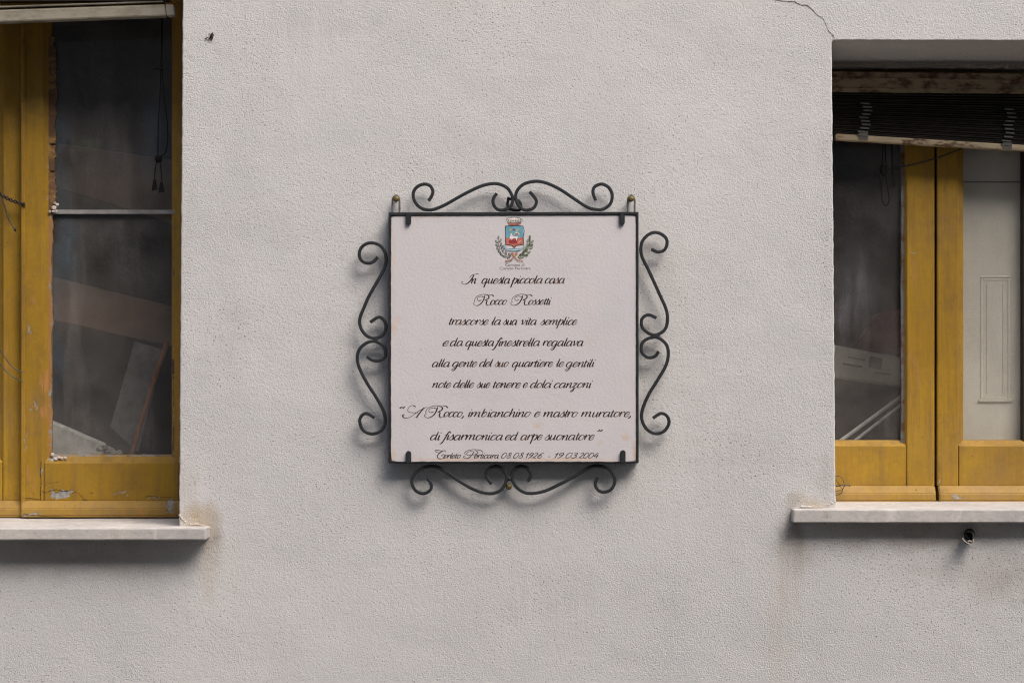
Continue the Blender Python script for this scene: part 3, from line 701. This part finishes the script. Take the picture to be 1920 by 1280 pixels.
for x in (742.5, 1183.5):
    bm = NB(); tube(bm, [P(x-6.5, 400, -.014), P(x-6.6, 385, -.0135), P(x-6.2, 374, -.0135), P(x-3.5, 368.5, -.0135), P(x, 366.5, -.0135), P(x+3.5, 368.5, -.0135), P(x+6.2, 374, -.0135), P(x+6.6, 385, -.0135), P(x+6.5, 400, -.014)], .0019, 8)
    obj('hanging_loop', bm, steel, fr, smooth=True)
bm = NB(); tube(bm, [P(951, 371, -.010), P(957, 373, -.010), P(966, 373.5, -.010), P(974, 378, -.010), P(977, 386, -.010), P(975, 393, -.010), P(964, 394, -.010), P(955, 391, -.010), P(951.5, 384, -.010), P(953, 374, -.010)], .0027, 8)
obj('wall_hook', bm, iron, fr, smooth=True)
# welds
for (x, y) in ((964.3, 370.5), (954.5, 897), (705, 637), (1233, 630)):
    bm = NB(); lump(bm, P(x, y, -.019), (.0045, .0042, .0050), int(x), 2, .12); obj('weld', bm, iron, fr, smooth=True)
scr = [(742.5, 373, 'brass screw in the loop nearest the flaking window'), (1183, 373, 'brass screw in the loop nearest the cracked corner'), (954, 912, 'brass screw under the meeting of the bottom scrolls')]
for x, y, lab in scr:
    bm = NB(); c = P(x, y, -.017); n_ = 20
    tube(bm, [c + Vector((0, .024, 0)), c + Vector((0, .008, 0)), c + Vector((0, .001, 0))], .0024, 10, 2)
    prof = [(.0022, .0035), (.0055, .003), (.0057, .0005), (.0048, -.0016), (.0026, -.0026)]
    rs = [[bm.verts.new(c + Vector((r*math.cos(2*math.pi*k/n_), d, r*math.sin(2*math.pi*k/n_)))) for k in range(n_)] for r, d in prof]
    for a, b in zip(rs, rs[1:]):
        for k in range(n_): bm.faces.new((a[k], a[(k+1) % n_], b[(k+1) % n_], b[k]))
    bm.faces.new(rs[0]); bm.faces.new(rs[-1])
    tag(obj('brass_screw', bm, brass, None, c, smooth=False), lab, 'screw', 'screws holding the iron frame')

# ------------------------------------------------------------------ the tile and its inscription
pl = thing('memorial_tile', TILE_C, 'square white ceramic tile with coat of arms and brown script lettering', 'plaque')
bm = NB(); rr = random.Random(12)
cs = [P(733.3, 864.6, -.028), P(1192.6, 864.8, -.028), P(1192.2, 404.2, -.028), P(733.2, 405.2, -.028)]
ot = opening(cs, r=.004, step=.008, amp=.0005, seed=9)
prism(bm, [tuple(p) for p in ot], -.028, -.014)
bmesh.ops.bevel(bm, geom=[e for e in bm.edges if all(abs(v.co.y + .028) < 1e-5 for v in e.verts)], offset=.0012, segments=2, affect='EDGES')
obj('tile', bm, tile_face(), pl)
YT = -.0281
INK = ink('brown_ink', (.032, .017, .011), (.15, .065, .03), .56, .76)
INK2 = ink('grey_ink', (.075, .06, .06), (.14, .11, .10))

# cursive stroke alphabet: x-height 1, upright (slanted when set); down strokes swell
ent = lambda x: [(x-.12, .70), (x-.05, .86), (x, 1.0)]
bowl = [(.72, .74), (.60, .95), (.38, 1.0), (.13, .82), (.02, .44), (.10, .08), (.30, 0), (.54, .18), (.70, .62), (.74, 1.0)]
def stem(x, top=1.0, out=True): return [(x, top), (x-.01, .55), (x, .18), (x+.09, 0.0), (x+.18, .05), (x+.26, .20)] if out else [(x, top), (x-.01, .5), (x-.01, 0)]
arch = lambda x: [(x, .12), (x+.16, .68), (x+.36, .98), (x+.50, .95), (x+.55, .72)]
oval = [(.40, 1.0), (.14, .84), (.02, .46), (.10, .10), (.32, 0), (.57, .14), (.69, .52), (.61, .88), (.40, 1.0)]
cee = [(.66, .70), (.62, .94), (.42, 1.0), (.15, .82), (.02, .44), (.11, .07), (.34, 0), (.56, .12), (.74, .40)]
G = {
 'a': ([bowl, stem(.75)], .94), 'b': ([[(.10, 1.66), (.08, .9), (.10, .22), (.30, 0), (.56, .16), (.68, .58), (.58, .94), (.36, .92), (.14, .55)]], .80),
 'c': ([cee], .70), 'd': ([bowl, stem(.76, 1.66)], .95),
 'e': ([[(.04, .42), (.34, .46), (.60, .66), (.60, .92), (.40, 1.0), (.15, .82), (.02, .44), (.11, .07), (.34, 0), (.56, .12), (.74, .40)]], .70),
 'f': ([[(.62, 1.44), (.58, 1.66), (.44, 1.62), (.32, 1.25), (.24, .6), (.18, 0), (.10, -.5), (-.08, -.78), (-.28, -.72)], [(.0, .98), (.22, 1.0), (.44, 1.0)]], .46),
 'g': ([bowl, [(.75, 1.0), (.74, .4), (.72, -.25), (.60, -.68), (.36, -.84), (.18, -.66), (.36, -.36), (.74, -.06), (1.06, .34)]], .94),
 'h': ([[(.08, 1.66), (.07, .9), (.07, 0)], arch(.08), stem(.63, .80)], .84),
 'i': ([ent(.10), stem(.10), [(.13, 1.40), (.16, 1.46), (.13, 1.36)]], .36), 'l': ([[(-.10, .40), (.0, .72), (.09, 1.1)], stem(.10, 1.66)], .36),
 'm': ([[(-.10, .70), (.0, .94), (.08, .92)], stem(.08, .98, False), arch(.08), stem(.63, .80, False), arch(.62), stem(1.17, .80)], 1.38),
 'n': ([[(-.10, .70), (.0, .94), (.08, .92)], stem(.08, .98, False), arch(.08), stem(.63, .80)], .84),
 'o': ([oval, [(.58, .90), (.70, .80), (.84, .84)]], .78),
 'p': ([[(-.12, .44), (.0, .80), (.10, 1.18)], [(.10, 1.22), (.08, .4), (.06, -.82)], [(.08, .40), (.24, .84), (.46, 1.0), (.66, .80), (.68, .42), (.50, .03), (.26, .06)]], .80),
 'q': ([bowl, [(.75, 1.0), (.73, .2), (.71, -.82)], [(.72, -.10), (.86, .10), (1.02, .36)]], .95),
 'r': ([[(-.10, .44), (.02, .80), (.09, 1.06)], [(.09, 1.06), (.09, .5), (.09, 0)], [(.09, .25), (.24, .76), (.42, .98), (.56, .92)], [(.50, 1.0), (.58, .88), (.54, .80)]], .62),
 's': ([[(-.14, .20), (.10, .62), (.36, 1.16)], [(.36, 1.16), (.34, .88), (.50, .54), (.52, .20), (.32, 0), (.10, .04), (.04, .20)], [(.50, .14), (.60, .22), (.68, .36)]], .60),
 't': ([ent(.10), stem(.10, 1.38), [(-.10, 1.0), (.12, 1.02), (.38, 1.0)]], .40),
 'u': ([ent(.09), [(.09, 1.0), (.08, .5), (.11, .14), (.27, 0), (.47, .16), (.63, .62), (.66, 1.0)], stem(.66)], .88),
 'v': ([[(-.08, .78), (.05, 1.0), (.13, .94)], [(.12, .96), (.20, .5), (.28, .0)], [(.28, 0), (.52, .36), (.64, .78), (.56, 1.0)], [(.56, 1.0), (.66, .84), (.82, .86)]], .74),
 'z': ([[(.0, .80), (.12, 1.0), (.34, .90), (.56, .98)], [(.58, 1.0), (.34, .5), (.06, .04)], [(.06, .04), (.26, .12), (.42, -.10), (.38, -.56), (.18, -.82), (.02, -.68), (.24, -.34), (.60, -.02), (.84, .34)]], .70),
 ',': ([[(.10, .18), (.17, .06), (.12, -.16), (-.02, -.34)]], .36), '.': ([[(.06, .10), (.10, .14), (.06, .02)]], .30), '-': ([[(.02, .44), (.20, .42), (.40, .38)]], .5),
 '0': ([[(.44, 1.60), (.16, 1.36), (.02, .78), (.12, .14), (.38, 0), (.64, .28), (.76, .88), (.66, 1.46), (.44, 1.60)]], .92),
 '1': ([[(.02, 1.02), (.22, 1.26), (.36, 1.60)], [(.36, 1.60), (.33, .8), (.30, 0)]], .60),
 '2': ([[(.06, 1.20), (.18, 1.54), (.48, 1.58), (.62, 1.24), (.42, .70), (.0, .06)], [(.0, .06), (.22, .18), (.48, .02), (.72, .20)]], .84),
 '3': ([[(.10, 1.34), (.26, 1.58), (.54, 1.52), (.56, 1.12), (.26, .88)], [(.26, .88), (.56, .80), (.66, .40), (.42, .02), (.12, .06), (.04, .28)]], .80),
 '4': ([[(.50, 1.60), (.24, 1.05), (.0, .54), (.36, .50), (.84, .54)], [(.68, 1.1), (.60, .6), (.54, -.04)]], .90),
 '6': ([[(.78, 1.58), (.40, 1.32), (.10, .80), (.06, .26), (.32, 0), (.60, .20), (.64, .66), (.38, .88), (.12, .58)]], .84),
 '8': ([[(.64, 1.30), (.46, 1.60), (.18, 1.44), (.24, 1.08), (.56, .70), (.62, .26), (.34, 0), (.06, .22), (.16, .64), (.50, 1.02), (.64, 1.32)]], .82),
 '9': ([[(.66, 1.22), (.50, 1.56), (.18, 1.48), (.08, 1.08), (.26, .78), (.54, .94), (.68, 1.32)], [(.68, 1.42), (.62, .86), (.44, .34), (.12, .0)]], .84),
 '“': ([[(.20, 2.0), (.06, 1.84), (.10, 1.68), (.16, 1.74)], [(.46, 2.0), (.32, 1.84), (.36, 1.68), (.42, 1.74)]], .7), '”': ([[(.08, 2.02), (.18, 1.98), (.16, 1.82), (.02, 1.68)], [(.36, 2.02), (.46, 1.98), (.44, 1.82), (.30, 1.68)]], .7),
}
SL = .31
def trace(strokes, x0, base, xh):       # capitals traced in enlarged-photo pixels, brought to upright units
    return [[((x-x0)/xh - SL*(base-y)/xh, (base-y)/xh) for x, y in s] for s in strokes]
G['R'] = (trace([[(652,250),(608,262),(586,232),(606,198),(648,184),(690,196)],[(556,292),(545,260),(562,206),(612,166),(684,146),(748,158),(770,190),(752,228),(704,250)],
                 [(704,168),(690,232),(652,306),(592,350),(546,342),(530,308),(548,292)],[(704,250),(738,262),(728,308),(744,346),(780,336),(812,306)],[(770,158),(815,154),(846,186)]], 548, 335, 85), 2.75)
G['A'] = (trace([[(470,264),(330,262),(284,232),(300,172),(352,142),(402,168)],[(238,296),(214,306),(216,340),(262,358),(340,324),(450,230),(572,164)],[(522,176),(462,262),(408,346)],[(392,344),(430,350)]], 225, 335, 85), 3.3)
G['I'] = (trace([[(578,76),(552,126),(526,160),(494,180),(466,174),(460,154),(474,150)],[(536,110),(550,84),(582,70),(626,60)]], 462, 170, 57), 1.55)
G['C'] = (trace([[(760,874),(720,872),(692,852),(706,834),(760,846),(806,842)],[(808,868),(788,842),(742,876),(714,926),(738,966),(786,952),(802,914),(776,902),(756,930)]], 705, 955, 50), 1.5)
G['P'] = (trace([[(1196,906),(1160,912),(1148,886),(1172,858),(1214,852)],[(1140,908),(1126,880),(1150,846),(1210,828),(1268,830),(1306,846),(1318,870)],[(1240,838),(1266,866),(1244,898),(1206,908)],[(1228,848),(1204,906),(1164,956),(1124,956),(1112,934),(1134,926)]], 1125, 955, 50), 2.0)

def set_word(bm, word, x0, x1, base, xh, thick=.200, thin=.062, rr=rnd, mi=0):
    "letters between photo columns x0..x1 on baseline base; xh in photo pixels"
    strokes = []; cx = 0.0
    for ch in word:
        ss, adv = G[ch]
        jx, jy = (rr.random()-.5)*.05, (rr.random()-.5)*.05
        xk = .89 if ch.islower() else 1.0
        for s in ss: strokes.append([(cx + x*xk + jx + SL*(y+jy), y + jy) for x, y in s])
        cx += adv
    xs = [x for s in strokes for x, y in s if y > -.3 and x > -.9] ; a, b = min(xs), max(xs)
    k = (x1-x0)/(b-a)
    for s in strokes:
        ps = [Vector((x0 + (x-a)*k, base - y*xh, 0)) for x, y in s]
        L = sum((q-p).length for p, q in zip(ps, ps[1:]))
        if L < 2.2:                         # a dot
            c = sum(ps, Vector())/len(ps); r_ = xh*.115
            bm.faces.new([bm.verts.new(P(c.x + r_*math.cos(i*math.pi/4), c.y - r_*math.sin(i*math.pi/4), YT)) for i in range(8)]).material_index = mi
            continue
        def wf(u, t, r):
            d = max(0.0, -t.z)*1.0; wgt = d**.9
            e = min(1, .55 + 6*u, .55 + 6*(1-u))
            return (thin + (thick-thin)*wgt)*xh/1000*e
        ribbon(bm, [(p.x, p.y) for p in ps], YT - rr.random()*.00003, wf, mi, 6)
LINES = [
 (532, 10.9, [('In', 865.9, 898), ('questa', 903.8, 956), ('piccola', 960, 1017), ('casa', 1022.5, 1058.5)]),
 (571.6, 10.0, [('Rocco', 888, 951.5), ('Rossetti', 957.7, 1034)]),
 (609.3, 10.4, [('trascorse', 842.8, 916), ('la', 921.5, 939), ('sua', 942.7, 969.4), ('vita', 977.8, 1006), ('semplice', 1012.5, 1082)]),
 (649, 10.7, [('e', 831, 841.5), ('da', 844.7, 867.7), ('questa', 873.7, 926), ('finestrella', 930, 1012), ('regalava', 1017.7, 1093.5)]),
 (687.9, 10.4, [('alla', 811, 843), ('gente', 849, 894.7), ('del', 899.6, 924.4), ('suo', 927, 955), ('quartiere', 961, 1037), ('le', 1043, 1057.5), ('gentili', 1062, 1116.5)]),
 (727.2, 10.4, [('note', 811, 845.6), ('delle', 851, 889), ('sue', 893.4, 919), ('tenere', 925.3, 976.5), ('e', 981.5, 989.6), ('dolci', 995, 1036), ('canzoni', 1039.7, 1111)]),
 (781.8, 10.8, [('“', 750.6, 760), ('A', 755.6, 802), ('Rocco,', 796, 868.7), ('imbianchino', 878.7, 996.7), ('e', 1002.8, 1013), ('mastro', 1019, 1084.7), ('muratore,', 1090, 1182)]),
 (825, 10.8, [('di', 807.5, 827.5), ('fisarmonica', 832.5, 942.5), ('ed', 948, 971.7), ('arpe', 977, 1017), ('suonatore', 1020.4, 1114.5), ('”', 1120, 1129)]),
 (858.9, 7.2, [('Corleto', 816, 865), ('Perticara', 868.8, 935), ('08.', 940.6, 959.4), ('08.', 962.9, 982.5), ('1926', 985.9, 1020.4), ('-', 1027, 1031), ('19.03.', 1040, 1083), ('2004', 1084.5, 1122)]),
]
for base, xh, words in LINES:
    bm = NB()
    for wd, x0, x1 in words: set_word(bm, wd, x0, x1, base - xh*.06, xh*.87, *((.275, .11) if xh > 8 else (.26, .17)))
    obj('inscription_line', bm, INK, pl, recalc=False)
# small caption under the arms, plain hand-drawn letters
cap = link(bpy.data.objects.new('cap_tmp', bpy.data.curves.new('cap_tmp', 'FONT')))
def caption(txt, x0, x1, base, capw):
    cap.data.body = txt; cap.data.size = 1.0; bpy.context.view_layer.update()
    me = bpy.data.meshes.new_from_object(cap.evaluated_get(bpy.context.evaluated_depsgraph_get()))
    b2 = NB(); b2.from_mesh(me); bpy.data.meshes.remove(me)
    a, b = min(v.co.x for v in b2.verts), max(v.co.x for v in b2.verts); k = (x1-x0)/(b-a)
    top = max(v.co.y for v in b2.verts)
    for v in b2.verts: v.co = P(x0 + (v.co.x-a)*k, base - v.co.y/top*capw, YT)
    return b2
bm = NB()
for args in (('Comune di', 947.5, 983, 499, 5.0), ('Corleto Perticara', 936.7, 995, 505.4, 5.0)):
    b2 = caption(*args); me = bpy.data.meshes.new('t'); b2.to_mesh(me); b2.free(); bm.from_mesh(me); bpy.data.meshes.remove(me)
bpy.data.objects.remove(cap)
obj('caption', bm, INK2, pl, recalc=False)

# coat of arms, traced shapes laid as thin paint
cols = {'blue': (.12, .30, .38), 'red': (.42, .12, .085), 'ink': (.035, .028, .03), 'white': (.66, .60, .58), 'green': (.13, .15, .085), 'gold': (.50, .38, .10), 'pale': (.40, .43, .33), 'wine': (.24, .03, .035), 'rose': (.62, .26, .20), 'sky': (.30, .45, .50)}
CM = {k: ink('enamel_' + k, v, tuple(min(1, q*1.35) for q in v), .4, .7, 60) for k, v in cols.items()}
CK = list(cols)
E0 = lambda x, y: (910 + x/10.664, 395 + y/10.664)
lay = [0]
def fill(bm, pts, col, smooth=False):
    lay[0] += 1; y = YT - .000008*lay[0]
    q = [(p.x, p.y) for p in catmull([(a, b, 0) for a, b in pts + pts[:1]], 5)][:-1] if smooth else pts
    poly(bm, [P(*E0(a, b), y) for a, b in q], CK.index(col))
def line(bm, pts, col='ink', wd=9, n=5):
    lay[0] += 1
    ribbon(bm, [E0(a, b) for a, b in pts], YT - .000008*lay[0], lambda u, t, r: wd/10.664/1000*(.7+.6*r.random()), CK.index(col), n, seed=lay[0])
def outl(bm, pts, wd=8): line(bm, pts + pts[:1], 'ink', wd, 2)
mats = [CM[k] for k in CK]
bm = NB()
shield = [(400,310),(755,310),(758,520),(762,660),(745,680),(650,690),(610,706),(578,742),(545,706),(510,690),(425,684),(408,660),(404,520)]
fill(bm, shield, 'blue'); fill(bm, [(404,535),(480,545),(560,520),(650,552),(758,528),(762,660),(745,680),(650,690),(610,706),(578,742),(545,706),(510,690),(425,684),(408,660)], 'red')
fill(bm, [(470,600),(540,570),(640,590),(640,650),(470,645)], 'wine')
fill(bm, [(640,640),(690,600),(720,580),(715,610),(665,650)], 'rose'); line(bm, [(470,650),(580,655),(680,648)], 'ink', 7)
line(bm, [(520,580),(560,510),(600,450),(660,380)], 'gold', 14); line(bm, [(625,355),(650,395),(690,360)], 'gold', 10)
lamb = [(490,530),(500,470),(525,455),(545,480),(560,505),(620,510),(655,530),(640,560),(625,600),(612,600),(610,560),(560,555),(530,585),(515,580),(520,550),(495,575),(488,565)]
fill(bm, lamb, 'white', True); line(bm, lamb, 'ink', 5); fill(bm, [(495,465),(520,445),(545,462),(540,490),(510,492)], 'white', True); outl(bm, [(495,465),(520,445),(545,462),(540,490),(510,492)], 6)
fill(bm, [(605,440),(640,425),(690,470),(680,500),(620,470)], 'white'); line(bm, [(610,455),(685,485)], 'wine', 14); line(bm, [(650,440),(635,485)], 'wine', 12)
for cx_, col in ((503, 'gold'), (572, 'wine')): fill(bm, [(cx_ + 22*math.cos(a), 380 + 24*math.sin(a)) for a in [i*math.pi/5 for i in range(10)]], col)
line(bm, [(500,345),(503,415)], 'gold', 6); outl(bm, shield, 15)
coa = obj('coat_of_arms', bm, mats, pl, recalc=False)
bm = NB()
fill(bm, [(415,165),(450,140),(580,120),(700,140),(735,165),(715,220),(700,245),(580,260),(455,240)], 'white')
fill(bm, [(452,250),(500,245),(580,262),(660,245),(705,245),(690,275),(580,292),(465,275)], 'red', True); outl(bm, [(452,250),(500,245),(580,262),(660,245),(705,245),(690,275),(580,292),(465,275)], 7)
outl(bm, [(452,240),(415,165),(432,150),(445,165),(462,140),(478,160),(495,132),(510,152),(535,125),(548,148),(580,118),(600,148),(618,125),(640,150),(655,130),(670,156),(690,140),(700,162),(735,165),(705,240)], 9)
for x in range(460, 710, 34): line(bm, [(x, 175), (x+8, 205), (x+4, 230)], 'ink', 8, 2)
line(bm, [(430,185),(580,205),(725,185)], 'ink', 8); line(bm, [(445,215),(580,235),(712,215)], 'ink', 8)
for x in range(470, 700, 40): fill(bm, [(x, 188), (x+16, 186), (x+18, 200), (x+2, 202)], 'gold')
obj('crown', bm, mats, coa, recalc=False)
def leaf(bm, cx, cy, L, W, ang, col, inner):
    ca, sa = math.cos(ang), math.sin(ang)
    def q(s, k): return [(cx + u*L*s*ca - v*W*s*k*sa, cy - (u*L*s*sa + v*W*s*k*ca)) for u, v in ((-.5,0),(-.25,.38),(.1,.5),(.35,.3),(.5,0),(.35,-.3),(.1,-.5),(-.25,-.38))]
    fill(bm, q(1, 1), col)
    if inner: fill(bm, q(.62, .55), inner)
bm = NB()
for cx_, cy, a in ((262,540,80),(225,625,130),(300,600,65),(235,700,150),(312,675,80),(255,765,145),(335,730,70),(285,825,150),(360,790,65),(325,880,155),(412,840,110),(390,915,165),(485,880,125),(465,935,25)):
    leaf(bm, cx_, cy, 88, 36, math.radians(a), 'ink', 'pale')
line(bm, [(262,580),(275,700),(330,800),(420,890),(500,920)], 'green', 8)
obj('laurel_branch', bm, mats, coa, recalc=False)
bm = NB()
for cx_, cy, a in ((890,530,85),(850,600,60),(935,620,40),(890,590,80),(830,690,75),(925,690,30),(880,680,65),(790,760,60),(915,745,20),(850,740,50),(760,830,45),(870,830,20),(820,800,40),(700,880,40),(820,890,0),(760,880,20),(690,930,-25),(735,920,0)):
    leaf(bm, cx_, cy, 84, 44, math.radians(a), 'green', 'pale' if (int(cx_)//10) % 2 else 'ink')
line(bm, [(890,500),(880,640),(820,760),(740,860),(650,930)], 'ink', 8)
obj('oak_branch', bm, mats, coa, recalc=False)
bm = NB()
fill(bm, [(470,765),(680,760),(680,800),(470,805)], 'sky'); outl(bm, [(470,765),(680,760),(680,800),(470,805)], 7)
line(bm, [(370,680),(400,740),(440,780),(480,790)], 'sky', 26); line(bm, [(680,780),(730,765),(765,730),(785,675)], 'sky', 24)
line(bm, [(375,670),(410,735),(445,765),(480,772)], 'ink', 5); line(bm, [(680,765),(730,750),(760,720),(775,672)], 'ink', 5)
for sgn in (1, -1):
    X = lambda x: 578 + sgn*(x-578)
    line(bm, [(X(510),850),(X(550),880),(X(590),920),(X(650),980),(X(760),1005)], 'red', 13)
    line(bm, [(X(505),865),(X(545),895),(X(580),930),(X(640),1000),(X(745),1028)], 'green', 8)
    line(bm, [(X(510),850),(X(540),840),(X(575),870)], 'red', 13)
fill(bm, [(560,885),(580,870),(600,890),(580,915)], 'gold')
obj('ribbon', bm, mats, coa, recalc=False)
